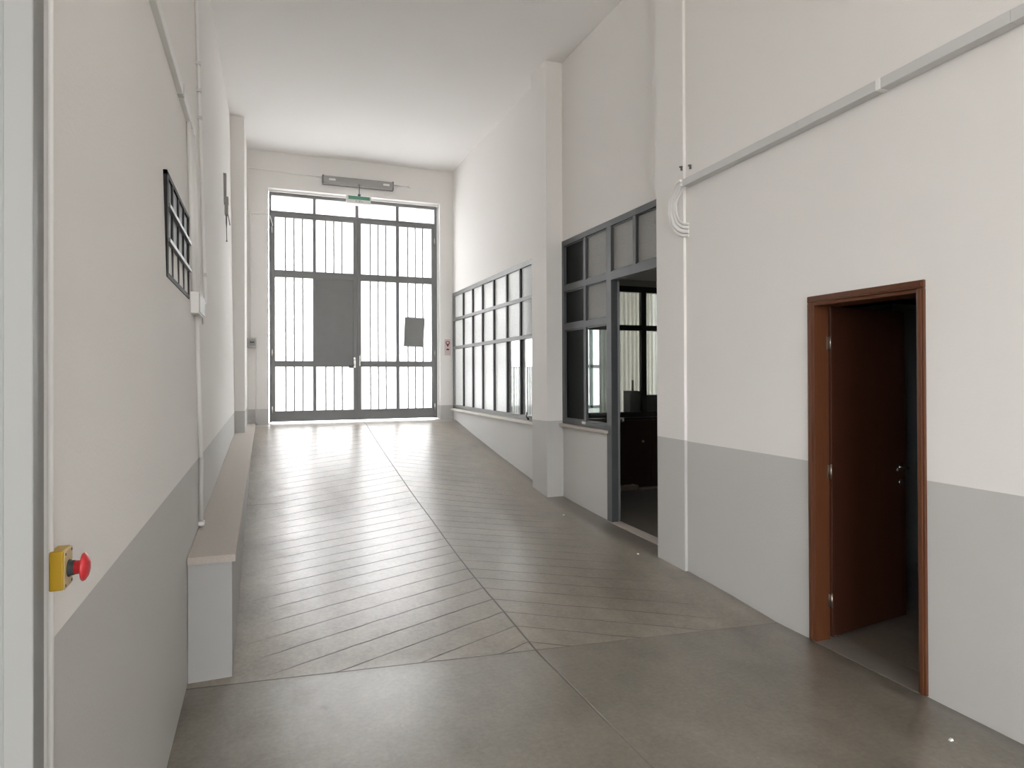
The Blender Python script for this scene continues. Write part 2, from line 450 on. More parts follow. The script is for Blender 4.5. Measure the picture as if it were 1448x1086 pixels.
for y0, y1, d0, d1 in ((4.345, 4.727, 1.122, 1.124), (7.047, 7.504, 1.104, 1.095)):
    mb.mi = 1; mb.hexa([(XP, y0, -.05), (3.58, y0, -.05), (3.58, y1, -.05), (XP, y1, -.05), (XP, y0, d0), (3.58, y0, d0), (3.58, y1, d1), (XP, y1, d1)])
    mb.mi = 0; mb.hexa([(XP, y0, d0), (3.58, y0, d0), (3.58, y1, d1), (XP, y1, d1), (XP, y0, CE), (3.58, y0, CE), (3.58, y1, CE), (XP, y1, CE)])
XO, XF = 3.38, 3.28
mb.mi = 0; mb.box((XO, 4.727, 3.272), (3.58, 7.047, CE))               # above the office front
mb.mi = 2; mb.box((XO, 5.965, -.05), (3.50, 7.047, 1.035))              # apron below the office window
mb.mi = 0; mb.box((XF, 7.504, 3.185), (3.46, YB, CE))                  # above the long window
mb.mi = 2; mb.box((XF, 7.504, -.05), (3.42, YB, 1.012))                 # apron below the long window
struct('wall_right', mb, [WHITE, DADO, LOWW], 'long white right wall with pilasters and grey painted lower band')

# unseen hall behind the camera; its window openings are added and sized for fill light
mb = MB()
mb.box((-6, 1.46, -.1), (-.68, 1.66, CE))
struct('wall_front', mb, WHITE, 'white wall of the hall beside the passage')
mb = MB()
for z0, z1 in ((-.1, .9), (4.6, CE)): mb.box((-6, HALL - .2, z0), (3.4, HALL, z1))
for x0, x1 in ((-6, -2.2), (-.4, .0), (1.8, 3.4)): mb.box((x0, HALL - .2, .9), (x1, HALL, 4.6))
struct('wall_rear', mb, WHITE, 'white rear wall of the hall with openings added for fill light')
mb = MB()
for z0, z1 in ((-.1, 1.0), (4.7, CE)): mb.box((-6.2, HALL, z0), (-6, 1.66, z1))
for y0, y1 in ((HALL, -6.7), (-5.1, -4.8), (-3.5, 1.66)): mb.box((-6.2, y0, 1.0), (-6, y1, 4.7))
struct('wall_side', mb, WHITE, 'white side wall of the hall with openings added for fill light')

# near left: light grey steel door post and corner bead of the wall
mb = MB()
mb.box((-.405, 1.300, -.02), (-.3625, 1.325, CE), .002)
mb.box((-.4185, 1.306, -.02), (-.4065, 1.335, CE))
mb.box((-.62, 1.296, -.02), (-.4195, 1.335, CE), .002)
mb.box((-.62, 1.335, -.02), (-.3892, 1.455, CE))
struct('trim_2', mb, POSTM, 'light grey steel door post at the left edge of the photo')
mb = MB()
mb.tube([(-.3815, 1.4615, -.02), (-.3815, 1.4615, CE)], .0068, 16)
mb.box((-.3895, 1.4555, -.02), (-.3795, 1.4625, CE))
struct('trim_3', mb, PVCL, 'rounded white corner bead beside the steel door post')

# ------------------------------------------------------------------ stone ledge along the left wall
def bz(y): return .7856 + .0243 * (y - 8)
def bx(y): return -.1393 + .0019 * (y - 8)
lg = thing('stone_ledge', (-.26, 3.9, 0), 'long low ledge with grey stone top along the left wall', 'ledge')
mb = MB()
mb.prism([(xl(3.85, 0) + .003, 3.85), (-.166, 3.85), (-.166, YB - .002), (-.26, YB - .002), (-.26, 10.148), (xl(10, 0) + .003, 10.148), (xl(7, 0) + .003, 7), (xl(5, 0) + .003, 5)], lambda x, y: ramp(y) - .004 if x > -.3 else ramp(y) - .004, lambda x, y: bz(y) - .040)
pl = obj('plinth', mb, surf('ledge_grey_paint', (.43, .428, .422), .65, spec=.3, var=.02, vscale=1.4), lg)
mb = MB()
mb.prism([(xl(3.82, 0) + .003, 3.82), (bx(3.82), 3.82), (bx(11.5), YB - .002), (-.26, YB - .002), (-.26, 10.148), (xl(10, 0) + .003, 10.148), (xl(7, 0) + .003, 7), (xl(5, 0) + .003, 5)], lambda x, y: bz(y) - .040, lambda x, y: bz(y))
obj('slab', mb, SLABM, lg)

# ------------------------------------------------------------------ the tall glazed gate (door_1)
gate = struct_root('door_1', (1.55, YD, .86), 'tall anthracite steel gate with ribbed white translucent panes')
ZG0, ZG1 = .868, 4.81
gx = [.085, .122, .177, .798, .851, 1.487, 1.555, 1.623, 2.25, 2.308, 2.912, 2.971, 3.018]
fr = MB()
fr.box((gx[0], YD, ZG0), (gx[1], YD + .09, ZG1), .003)
fr.box((gx[11], YD, ZG0), (gx[12], YD + .09, ZG1), .003)
fr.box((gx[0], YD + .001, 4.752), (gx[12], YD + .089, ZG1), .003)
fr.box((gx[1], YD + .002, 4.448), (gx[11], YD + .09, 4.49), .003)          # transom rail
for a, b in ((gx[3] + .005, gx[4]), (1.527, 1.583), (gx[8] + .005, gx[9])): fr.box((a, YD + .01, 4.49), (b, YD + .08, 4.752), .003)
obj('door_frame', fr, STEEL, gate)
for a, b in ((gx[1], gx[3] + .005), (gx[4], 1.527), (1.583, gx[8] + .005), (gx[9], gx[11])):
    mb = MB(); mb.box((a - .01, YD + .04, 4.48), (b + .01, YD + .046, 4.762)); obj('transom_pane', mb, OPAL, gate)

def leaf(x0, x1, s0, m0, m1, s1, solid):
    lf = MB()
    lf.box((x0, YD - .012, .875), (s0, YD + .05, 4.443), .004)
    lf.box((s1, YD - .012, .875), (x1, YD + .05, 4.443), .004)
    lf.box((m0, YD - .008, 1.055), (m1, YD + .05, 4.385), .003)
    for z0, z1 in ((.875, 1.058), (1.817, 1.918), (3.355, 3.475), (4.383, 4.443)): lf.box((s0 - .002, YD - .010, z0), (s1 + .002, YD + .05, z1), .003)
    o = obj('door_leaf', lf, STEEL, gate)
    for (a, b) in ((s0, m0), (m1, s1)):
        for z0, z1 in ((1.058, 1.817), (1.918, 3.355), (3.475, 4.383)):
            mb = MB()
            if solid and a == m1 and z0 == 1.918:
                mb.box((a - .02, YD + .002, 1.83), (b + .02, YD + .022, z1 + .05), .002)
                tag(obj('panel', mb, STEEL, o), 'solid dark grey sheet panel in place of a pane')
            else:
                mb.box((a - .008, YD + .022, z0 - .008), (b + .008, YD + .027, z1 + .008))
                mb.mi = 1
                r0 = {.177: .349, .851: 1.014, 1.623: 1.789, 2.308: 2.471}[a]
                for k in range(3):
                    xc = r0 + k * .140
                    if a + .03 < xc < b - .03: mb.box((xc - .013, YD + .014, z0 - .004), (xc + .013, YD + .0225, z1 + .004))
                obj('pane', mb, [RIBBED, RIB], o)
    return o
lfL = leaf(.121, 1.5545, gx[2], gx[3], gx[4], gx[5], True)
lfR = leaf(1.5555, 2.972, gx[7], gx[8], gx[9], gx[10], False)
# lever handle with its back plate, keeper on the other leaf
hb = MB(); hb.box((1.486, YD - .020, 1.80), (1.524, YD - .012, 1.985), .003)
hb.tube([(1.505, YD - .018, 1.945), (1.505, YD - .06, 1.945)], .009, 10)
hb.tube([(1.505, YD - .055, 1.95), (1.495, YD - .06, 1.935), (1.490, YD - .06, 1.885), (1.492, YD - .06, 1.825)], [.010, .010, .009, .008], 10)
tag(obj('door_handle', hb, CHROME, lfL), 'bright lever handle')
mb = MB(); mb.box((1.405, YD - .03, 1.795), (1.487, YD - .012, 1.845), .004); obj('lock_box', mb, STEEL2, lfL)
mb = MB(); mb.box((1.585, YD - .022, 1.83), (1.605, YD - .012, 2.02), .003); tag(obj('lock_plate', mb, CHROME, lfR), 'bright lock plate')
for lf_, x in ((lfL, .130), (lfR, 2.966)):
    for z in (1.02, 2.0, 4.1):
        mb = MB(); mb.tube([(x, YD - .016, z), (x, YD - .016, z + .12)], .012, 10); obj('hinge', mb, CHROME, lf_)

# small grey sheet stuck on the right leaf
mb = MB()
px, pz = [2.412, 2.50, 2.60, 2.70, 2.792], [2.735, 2.732, 2.728, 2.724, 2.720]
bx_, bz_ = [2.388, 2.48, 2.575, 2.67, 2.752], [2.192, 2.190, 2.187, 2.184, 2.180]
f0 = [[(px[i], YD + .012 - .004 * math.sin(i), pz[i]) for i in range(5)], [((px[i] + bx_[i]) / 2, YD + .014, (pz[i] + bz_[i]) / 2) for i in range(5)], [(bx_[i], YD + .010, bz_[i]) for i in range(5)]]
for dy in (0,):
    v = [[mb.bm.verts.new(q) for q in row] for row in f0]
    w = [[mb.bm.verts.new((q[0], q[1] + .002, q[2])) for q in row] for row in f0]
    for j in range(2):
        for i in range(4):
            mb.face([v[j][i], v[j][i + 1], v[j + 1][i + 1], v[j + 1][i]]); mb.face([w[j][i], w[j + 1][i], w[j + 1][i + 1], w[j][i + 1]])
    for i in range(4):
        mb.face([v[0][i], w[0][i], w[0][i + 1], v[0][i + 1]]); mb.face([v[2][i], v[2][i + 1], w[2][i + 1], w[2][i]])
    for j in range(2):
        mb.face([v[j][0], v[j + 1][0], w[j + 1][0], w[j][0]]); mb.face([v[j][4], w[j][4], w[j + 1][4], v[j + 1][4]])
tag(obj('notice_sheet', mb, SHEET, origin=(2.59, YD, 2.18)), 'grey sheet stuck on a pane of the tall gate', 'sheet')

# ------------------------------------------------------------------ fittings on the gate wall
lamp = thing('wall_lamp', (1.556, YB, 4.97), 'long grey fluorescent lamp on the wall above the tall gate', 'lamp')
mb = MB(); mb.box((.942, YB - .035, 4.966), (2.17, YB - .001, 5.128), .008); obj('housing', mb, LAMPE, lamp)
mb = MB(); mb.extrude([(YB - .035, 4.975), (YB - .035, 5.119), (YB - .085, 5.108), (YB - .105, 5.085), (YB - .105, 5.010), (YB - .085, 4.986)], 'x', .952, 2.16); obj('diffuser', mb, LAMPG, lamp)
for x in (.945, 2.146):
    mb = MB(); mb.box((x, YB - .106, 4.972), (x + .022, YB - .03, 5.122), .006); obj('end_cap', mb, LAMPE, lamp)
for x in (1.05, 1.98):
    mb = MB(); mb.box((x, YB - .1085, 5.03), (x + .11, YB - .104, 5.065), .002); tag(obj('clip', mb, PVCL, lamp), 'pale clip showing through the diffuser')

# exit sign hung from a short rod below the lamp
YS = 11.22
sign = thing('exit_sign', (1.52, YS, 4.6), 'green and white emergency exit sign hanging in front of the gate top', 'sign')
mb = MB(); mb.tube([(1.530, YS, 4.735), (1.530, YS, 4.93), (1.530, YS + .05, 4.958), (1.530, YB - .03, 4.962)], .009, 10)
obj('rod', mb, STEEL3, sign)
mb = MB(); mb.lathe([(0, .012), (.01, .024), (.03, .026), (.045, .012)], (1.530, YS, 4.732), (0, 0, 1), 16); obj('joint', mb, STEEL2, sign)
mb = MB()
mb.extrude([(YS - .085, 4.588), (YS + .05, 4.580), (YS + .065, 4.735), (YS - .01, 4.735)], 'x', 1.322, 1.715); obj('housing', mb, SIGNW, sign)
# the faces are set on the sloping front of the wedge
def on_front(x, t, off):   # t: 0 bottom, 1 top
    y = YS - .085 + .075 * t; z = 4.588 + .147 * t
    n = Vector((0, -.147, .075)).normalized()
    return Vector((x, y, z)) + n * off
def plate(x0, x1, t0, t1, off=.002, sk=0.):
    m_ = MB(); m_.hexa([on_front(x0, t0, 0.0002), on_front(x1, t0, .0002), on_front(x1, t0, off), on_front(x0, t0, off), on_front(x0 + sk, t1, .0002), on_front(x1 + sk, t1, .0002), on_front(x1 + sk, t1, off), on_front(x0 + sk, t1, off)])
    return m_
tag(obj('green_face', plate(1.345, 1.705, .52, .98), GREEN, sign), 'green band of the sign')
tag(obj('white_face', plate(1.345, 1.705, .04, .50), SIGNW, sign), 'white band of the sign')
pm = plate(1.50, 1.53, .12, .42, .0045, .012)
for a, b, t0, t1 in ((1.455, 1.49, .2, .36), (1.545, 1.555, .08, .46), (1.56, 1.585, .18, .28), (1.47, 1.482, .38, .48)):
    m_ = plate(a, b, t0, t1, .0045)
    me_ = bpy.data.meshes.new('t'); m_.bm.to_mesh(me_); pm.bm.from_mesh(me_); bpy.data.meshes.remove(me_); m_.bm.free()
tag(obj('pictogram', pm, surf('sign_pale_green', (.52, .60, .55), .5, var=.03), sign), 'pale figure and arrow')
mb = MB(); mb.box((1.312, YS - .075, 4.578), (1.330, YS + .06, 4.74), .003); obj('end_plate', mb, SIGNW, sign)
mb = MB(); mb.hexa([(1.695, YS - .086, 4.582), (1.711, YS - .086, 4.582), (1.711, YS + .06, 4.582), (1.695, YS + .06, 4.582), (1.712, YS - .01, 4.738), (1.728, YS - .01, 4.738), (1.728, YS + .06, 4.738), (1.712, YS + .06, 4.738)]); obj('end_plate', mb, SIGNW, sign)

# switch box with key, left of the gate
sw = thing('key_switch_box', (-.19, YB, 2.13), 'small grey key switch box on the wall left of the gate', 'switch')
mb = MB(); mb.box((-.262, YB - .075, 2.128), (-.118, YB - .001, 2.292), .008); obj('housing', mb, GREYBOX, sw)
mb = MB(); mb.box((-.225, YB - .083, 2.165), (-.130, YB - .074, 2.275), .003); tag(obj('cover', mb, SIREN, sw), 'darker front cover')
mb = MB(); mb.tube([(-.205, YB - .084, 2.222), (-.205, YB - .100, 2.222)], .012, 12); mb.box((-.207, YB - .112, 2.210), (-.150, YB - .100, 2.228), .002); tag(obj('key', mb, BLACK, sw), 'black key left in the lock')

def pipe(name, pts, r, mat, label, group=None, n=10, cat='conduit'):
    m_ = MB(); m_.tube(pts, r, n); o = obj(name, m_, mat, origin=pts[-1]); tag(o, label, cat, group); return o
pipe('conduit', [(.945, YB - .012, 5.094), (.3, YB - .011, 5.112), (-.235, YB - .011, 5.128), (-.249, YB - .011, 5.122), (-.252, YB - .011, 5.10), (-.252, YB - .011, 4.42)], .009, PVCL, 'thin white conduit running along the wall top to the long lamp')
pipe('conduit', [(.083, YB - .011, 4.379), (-.19, YB - .011, 4.372), (-.208, YB - .011, 4.366), (-.212, YB - .011, 4.345), (-.212, YB - .011, 2.293)], .009, PVCL, 'thin white conduit rising from the key switch box to the gate corner')
pipe('conduit', [(-.128, YB - .011, .862), (-.128, YB - .011, 1.4), (-.130, YB - .011, 2.128)], .010, PVCL, 'thin white conduit below the key switch box down to the ledge')
sc_ = thing('conduit', (2.48, YB, 5.08), 'short thin white conduit with a tiny box right of the long lamp', 'conduit')
mb = MB(); mb.tube([(2.178, YB - .010, 5.086), (2.46, YB - .010, 5.082)], .009, 10); obj('pipe', mb, PVCL, sc_)
mb = MB(); mb.box((2.455, YB - .03, 5.062), (2.505, YB, 5.112), .004); obj('junction_box', mb, PVCL, sc_)
pipe('cable', [(.06, YB - .014, 4.385), (.10, YB + .02, 4.36), (.118, YB + .08, 4.30), (.135, YD - .02, 4.26), (.14, YD - .016, 4.22)], .007, PVCL, 'short white cable looping round the upper left gate corner', cat='cable')

# fire equipment sign
fs = thing('fire_sign', (3.185, YB, 2.02), 'small pink sign with dark red symbols on the wall right of the gate', 'sign')
mb = MB(); mb.box((3.118, YB - .006, 2.03), (3.232, YB - .001, 2.33), .002); obj('plate', mb, PINK, fs)
mb = MB()
ring = []
for k in range(20):
    a = 2 * PI * k / 20
    ring.append((3.176 + .040 * math.cos(a), 2.262 + .034 * math.sin(a)))
for (x0, z0), (x1, z1) in zip(ring, ring[1:] + ring[:1]):
    cx, cz = 3.176, 2.262
    i0 = (cx + (x0 - cx) * .62, cz + (z0 - cz) * .62); i1 = (cx + (x1 - cx) * .62, cz + (z1 - cz) * .62)
    mb.hexa([(x0, YB - .010, z0), (x1, YB - .010, z1), (i1[0], YB - .010, i1[1]), (i0[0], YB - .010, i0[1]), (x0, YB - .0055, z0), (x1, YB - .0055, z1), (i1[0], YB - .0055, i1[1]), (i0[0], YB - .0055, i0[1])])
mb.extrude([(3.146, 2.24), (3.206, 2.24), (3.180, 2.185), (3.172, 2.185)], 'y', YB - .010, YB - .0055)
tag(obj('symbol', mb, DKRED, fs), 'dark red hose reel symbol')
mb = MB(); mb.extrude([(3.146, 2.125), (3.208, 2.125), (3.203, 2.143), (3.188, 2.156), (3.166, 2.156), (3.151, 2.143)], 'y', YB - .010, YB - .0055); tag(obj('symbol', mb, DKRED, fs), 'dark red arrow symbol')

# ------------------------------------------------------------------ long side window (window_1)
win = struct_root('window_1', (XF, 9.5, 1.05), 'long steel side window with frosted panes beside the gate')
mull = [10.914, 10.368, 9.847, 9.296, 8.729, 8.204, 7.64]
fr = MB()
W0, W1 = XF - .004, XF + .06
fr.box((W0, 7.506, 3.115), (W1, YB - .002, 3.183), .003)
fr.box((W0, 7.506, 1.052), (W1, YB - .002, 1.115), .003)
fr.box((W0, YB - .055, 1.052), (W1, YB - .002, 3.18), .003)
for z in (2.168, 2.686): fr.box((W0 - .006, 7.506, z - .026), (W1, YB - .03, z + .026), .003)
obj('window_frame', fr, STEEL3, win)
for y in mull:
    mb = MB(); mb.box((W0 + .002, y - .020, 1.07), (W1 + .012, y + .020, 3.15), .002); obj('mullion', mb, BLACK, win)
edges = [YB - .05] + mull
for i, (a, b) in enumerate(zip(edges, edges[1:])):
    for z0, z1 in ((1.11, 2.138), (2.198, 2.656), (2.716, 3.118)):
        mb = MB(); mb.box((XF + .028, b + .018, z0), (XF + .033, a - .018, z1))
        if i >= 5 and z0 < 1.2: tag(obj('pane', mb, CLEARW, win), 'clear glass pane')
        else: obj('pane', mb, FROST, win)
mb = MB(); mb.box((XF - .055, 7.506, 1.012), (XF + .06, YB - .002, 1.050), .004); obj('window_sill', mb, STONE2, win)
mb = MB(); mb.tube([(XF - .012, 7.90, 1.075), (XF - .03, 7.90, 1.10), (XF - .03, 7.895, 1.165)], .009, 8); mb.box((XF - .018, 7.882, 1.06), (XF - .004, 7.918, 1.09)); tag(obj('window_handle', mb, BLACK, win), 'small black window latch')

# ------------------------------------------------------------------ office front (window_2 and its open door door_2)
of = struct_root('window_2', (XO, 6.5, 1.04), 'dark steel office front with pebbled panes and open doorway')
fr = MB()
F0, F1 = XO - .012, XO + .055
fr.box((F0, 4.73, 3.205), (F1, 7.045, 3.270), .003)              # head
fr.box((F0, 6.985, 1.072), (F1, 7.045, 3.22), .003)              # far jamb
fr.box((F0, 5.865, .10), (F1 + .01, 5.965, 3.22), .004)            # post between window and door
fr.box((F0, 4.73, .10), (F1, 4.775, 3.22), .003)                  # near jamb
fr.box((F0, 4.76, 2.640), (F1, 5.87, 2.730), .003)                # door head
fr.box((F0, 5.95, 1.072), (F1, 6.99, 1.132), .003)               # bottom rail
for z in (2.690, 2.226): fr.box((F0 + .002, 5.955, z - .036), (F1, 6.99, z + .036), .003)
fr.box((F0 + .003, 6.435, 1.11), (XO + .014, 6.490, 3.21), .003)         # window mullion
fr.box((F0 + .003, 5.39, 2.72), (F1, 5.445, 3.21), .003)          # mullion over the door
obj('window_frame', fr, STEELO, of)
# glazing beads of the upper lights
bd = MB()
for y0, y1, z0, z1 in ((5.965, 6.435, 2.726, 3.205), (6.49, 6.985, 2.726, 3.205), (4.775, 5.39, 2.73, 3.205), (5.445, 5.865, 2.73, 3.205), (5.965, 6.435, 2.262, 2.654), (6.49, 6.985, 2.262, 2.654), (5.965, 6.435, 1.132, 2.19), (6.49, 6.985, 1.132, 2.19)):
    for a in ((y0, y0 + .012, z0, z1), (y1 - .012, y1, z0, z1), (y0, y1, z0, z0 + .014), (y0, y1, z1 - .014, z1)): bd.box((XO + .006, a[0], a[2]), (XO + .014, a[1], a[3]))
obj('glazing_bead', bd, STEEL2, of)
for y0, y1, z0, z1, mt, lb in ((5.965, 6.435, 2.726, 3.205, PEBBLE, 'pebbled glass pane'), (6.49, 6.985, 2.726, 3.205, TINT, 'dark grey pane'), (4.775, 5.39, 2.73, 3.205, PEBBLE, 'pebbled glass pane'), (5.445, 5.865, 2.73, 3.205, PEBBLE, 'pebbled glass pane'),
                           (5.965, 6.435, 2.262, 2.654, PEBBLE, 'pebbled glass pane'), (6.49, 6.985, 2.262, 2.654, TINT, 'dark grey pane'), (5.965, 6.435, 1.132, 2.19, CLEARO, 'clear glass pane'), (6.49, 6.985, 1.132, 2.19, TINT, 'dark grey pane')):
    mb = MB(); mb.box((XO + .022, y0 - .005, z0 - .005), (XO + .027, y1 + .005, z1 + .005)); tag(obj('pane', mb, mt, of), lb)
mb = MB(); mb.box((XO - .06, 5.935, 1.036), (XO + .06, 7.045, 1.070), .004); obj('window_sill', mb, STONE, of)
mb = MB(); mb.box((XO - .022, 6.44, 1.10), (XO - .01, 6.52, 1.128), .003); tag(obj('window_handle', mb, BRASS, of), 'small brown metal catch')

d2 = struct_root('door_2', (3.46, 5.86, .12), 'dark steel office door standing open into the office')
o2 = Vector((3.452, 5.872, 0)); e2 = Vector((.497, .868, 0)).normalized(); n2 = Vector((e2.y, -e2.x, 0))
def dp(t, o, z): q = o2 + e2 * t + n2 * o; return (q.x, q.y, z)
def dbox(m_, t0, t1, o0, o1, z0, z1, bv=0.):
    m_.hexa([dp(t0, o0, z0), dp(t0, o1, z0), dp(t1, o1, z0), dp(t1, o0, z0), dp(t0, o0, z1), dp(t0, o1, z1), dp(t1, o1, z1), dp(t1, o0, z1)], bv)
mb = MB()
dbox(mb, 0, .05, -.02, .02, .125, 2.635, .003); dbox(mb, .77, .82, -.02, .02, .125, 2.635, .003)
for z0, z1 in ((.125, .25), (1.06, 1.16), (2.555, 2.635)): dbox(mb, .045, .775, -.019, .019, z0, z1, .003)
dbox(mb, .045, .775, -.008, .008, .24, 1.07)
obj('door_leaf', mb, STEEL2, d2)
mb = MB(); dbox(mb, .045, .775, -.003, .003, 1.155, 2.56); obj('pane', mb, CLEAR, d2)
mb = MB(); mb.lathe([(0, .011), (.02, .011), (.026, .022), (.045, .026), (.056, .018)], dp(.79, .02, 1.125), n2, 18); tag(obj('door_knob', mb, CHROME, d2), 'bright round door knob')

mb = MB(); mb.prism([(3.355, 4.73), (3.475, 4.73), (3.475, 5.965), (3.355, 5.965)], -.05, lambda x, y: .1 + .02 * (y - 4.73)); struct('trim_4', mb, STONE, 'pale stone threshold of the office doorway')

# office interior
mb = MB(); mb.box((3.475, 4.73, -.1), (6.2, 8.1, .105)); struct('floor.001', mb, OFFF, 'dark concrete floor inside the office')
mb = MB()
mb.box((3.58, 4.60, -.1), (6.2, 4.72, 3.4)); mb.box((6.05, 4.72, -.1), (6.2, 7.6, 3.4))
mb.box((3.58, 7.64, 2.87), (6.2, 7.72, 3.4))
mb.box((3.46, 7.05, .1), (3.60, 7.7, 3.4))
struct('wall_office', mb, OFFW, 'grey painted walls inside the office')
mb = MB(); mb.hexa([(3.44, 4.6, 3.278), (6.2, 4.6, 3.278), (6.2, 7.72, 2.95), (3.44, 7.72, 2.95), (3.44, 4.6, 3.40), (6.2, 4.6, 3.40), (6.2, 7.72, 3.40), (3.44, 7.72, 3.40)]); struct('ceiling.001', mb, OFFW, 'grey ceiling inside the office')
# inner glazed partition of the office
pt = struct_root('window_3', (4.7, 7.66, 1.06), 'black framed inner partition at the back of the office')
fr = MB()
PY0, PY1 = 7.64, 7.70
fr.box((3.6, PY0, 2.79), (6.05, PY1, 2.87), .003); fr.box((3.6, PY0, 2.262), (6.05, PY1, 2.336), .003); fr.box((3.6, PY0, 1.072), (6.05, PY1, 1.146), .003)
for x0, x1 in ((3.6, 4.02), (4.866, 4.946), (5.40, 5.48), (5.97, 6.05)): fr.box((x0, PY0 - .002, 1.072), (x1, PY1, 2.87), .003)
obj('window_frame', fr, BLACK, pt)
for x0, x1 in ((4.02, 4.866), (4.946, 5.40), (5.48, 5.97)):
    for z0, z1 in ((1.146, 2.262), (2.336, 2.79)):
        mb = MB(); mb.box((x0, 7.668, z0), (x1, 7.672, z1)); obj('pane', mb, CLEAR, pt)
# beige fluted screen standing behind the partition glass
mb = MB()
n = 100; x0, x1 = 4.392, 6.04
prof = []
for i in range(n + 1): prof.append((x0 + (x1 - x0) * i / n, 7.985 + (.0 if i % 4 < 2 else .022)))
lo = [mb.bm.verts.new((x, y, 1.068)) for x, y in prof]; hi = [mb.bm.verts.new((x, y, 2.84)) for x, y in prof]
for i in range(n): mb.face([lo[i], lo[i + 1], hi[i + 1], hi[i]])
tag(obj('vertical_blind', mb, BEIGE, origin=(5.2, 7.985, 1.068)), 'beige vertical blind behind the black framed office partition', 'blind')
# cupboard below the partition
cb = thing('cupboard', (5.0, 7.8, .105), 'very dark brown cupboard below the office partition', 'cupboard')
mb = MB(); mb.box((3.62, 7.64, .105), (6.04, 8.02, 1.066), .003); obj('carcass', mb, CUPB, cb)
for x0, x1 in ((3.98, 4.47), (4.48, 4.985), (4.995, 5.49)):
    mb = MB(); mb.box((x0, 7.618, .17), (x1, 7.640, 1.03), .003); o = obj('door', mb, CUPB, cb)
    mb = MB(); mb.lathe([(0, .008), (.015, .008), (.02, .016), (.032, .014)], (x1 - .13, 7.619, .74), (0, -1, 0), 12); tag(obj('knob', mb, BRASS, o), 'dull metal knob')
mb = MB(); mb.box((4.74, 7.74, 1.068), (4.90, 7.92, 1.43), .004); mb.box((4.795, 7.76, 1.42), (4.812, 7.79, 1.58))
tag(obj('storage_box', mb, BLACK, origin=(4.82, 7.83, 1.068)), 'tall black box seen through the office partition glass', 'box')
mb = MB(); mb.box((4.96, 7.74, 1.068), (5.22, 7.92, 1.37), .004)
tag(obj('storage_box', mb, BLACK, origin=(5.09, 7.83, 1.068)), 'wide black box seen through the right office partition pane', 'box')
mb = MB(); mb.hexa([(4.42, 7.46, .107), (4.72, 7.50, .107), (4.70, 7.60, .107), (4.40, 7.56, .107), (4.42, 7.46, .165), (4.72, 7.50, .165), (4.70, 7.60, .165), (4.40, 7.56, .165)], .003)
tag(obj('plank', mb, PLANK, origin=(4.56, 7.53, .107)), 'short pale plank on the office floor against the dark cupboard', 'plank')
mb = MB(); mb.hexa([(4.72, 7.44, .106), (5.5, 7.50, .106), (5.5, 7.54, .106), (4.72, 7.48, .106), (4.72, 7.44, .122), (5.5, 7.50, .122), (5.5, 7.54, .122), (4.72, 7.48, .122)], .002)
tag(obj('batten', mb, PLANK, origin=(5.1, 7.49, .106)), 'thin pale batten lying in front of the dark cupboard', 'batten')

# daylit room beyond the long window
mb = MB(); mb.box((3.42, 8.1, -.1), (7.4, 12, .105)); struct('floor.002', mb, OFFF, 'floor of the daylit room behind the long window')
mb = MB()
mb.box((3.42, 7.72, 3.05), (7.4, 8.1, 3.9)); mb.box((6.2, 7.72, -.1), (7.4, 8.1, 3.9)); mb.box((7.2, 8.1, -.1), (7.4, 12, .9)); mb.box((7.2, 8.1, 3.3), (7.4, 12, 3.9))
mb.box((7.2, 8.1, .9), (7.4, 8.4, 3.3)); mb.box((7.2, 11.2, .9), (7.4, 12, 3.3))
mb.box((3.46, 7.70, .1), (3.60, 8.1, 3.9))
struct('wall_side.001', mb, WHITE, 'white walls of the room behind the long window')
mb = MB(); mb.box((3.46, 7.72, 3.6), (7.4, 12, 3.7)); struct('ceiling.002', mb, CEILP, 'ceiling of the room behind the long window')
mb = MB()
mb.box((3.6, YB, -.1), (5.4, 11.75, .30)); mb.box((5.4, YB, -.1), (7.4, 11.75, .98)); mb.box((3.6, YB, 3.35), (7.4, 11.75, 3.9))
for x0, x1 in ((3.46, 3.62), (5.32, 5.5), (6.98, 7.4)): mb.box((x0, YB, -.1), (x1, 11.75, 3.9))
struct('wall_back.001', mb, WHITE, 'street wall of the room behind the long window')
for nm, x0, x1, lbl, ms in (('window_4', 3.62, 5.32, 'bright street window seen through the long window', (4.2, 4.76)), ('window_5', 5.5, 6.98, 'bright street window seen through the office glass', (6.205,))):
    w = struct_root(nm, ((x0 + x1) / 2, 11.62, 1), lbl)
    fr = MB()
    zb = .30 if nm == 'window_4' else .98
    for z in ((zb, 3.30) if nm == 'window_4' else (zb, 1.80, 3.30)): fr.box((x0, 11.60, z), (x1, 11.66, z + .06), .003)
    for x in (x0, x1 - .05): fr.box((x, 11.60, zb), (x + .05, 11.66, 3.36), .003)
    mw = .012 if nm == 'window_4' else .035
    for x in ms: fr.box((x - mw, 11.60, zb), (x + mw, 11.66, 3.36), .003)
    obj('window_frame', fr, PVC if nm == 'window_4' else STEEL, w)
    for a, b in zip((x0,) + ms, ms + (x1,)):
        for z0, z1 in ((zb + .02, 1.83), (1.835, 3.32)):
            mb = MB()
            if nm == 'window_4' and z0 < 1.5:
                k = 24
                pr = [(a + (b - a) * i / k, 11.63 + (.0 if i % 2 else .02)) for i in range(k + 1)]
                lo = [mb.bm.verts.new((x, y, z0)) for x, y in pr]; hi = [mb.bm.verts.new((x, y, z1)) for x, y in pr]
                for i in range(k): mb.face([lo[i], lo[i + 1], hi[i + 1], hi[i]])
                tag(obj('panel', mb, GRBAND2, w), 'grey corrugated panel')
            else:
                mb.box((a, 11.628, z0), (b, 11.633, z1)); obj('pane', mb, OPAL, w)

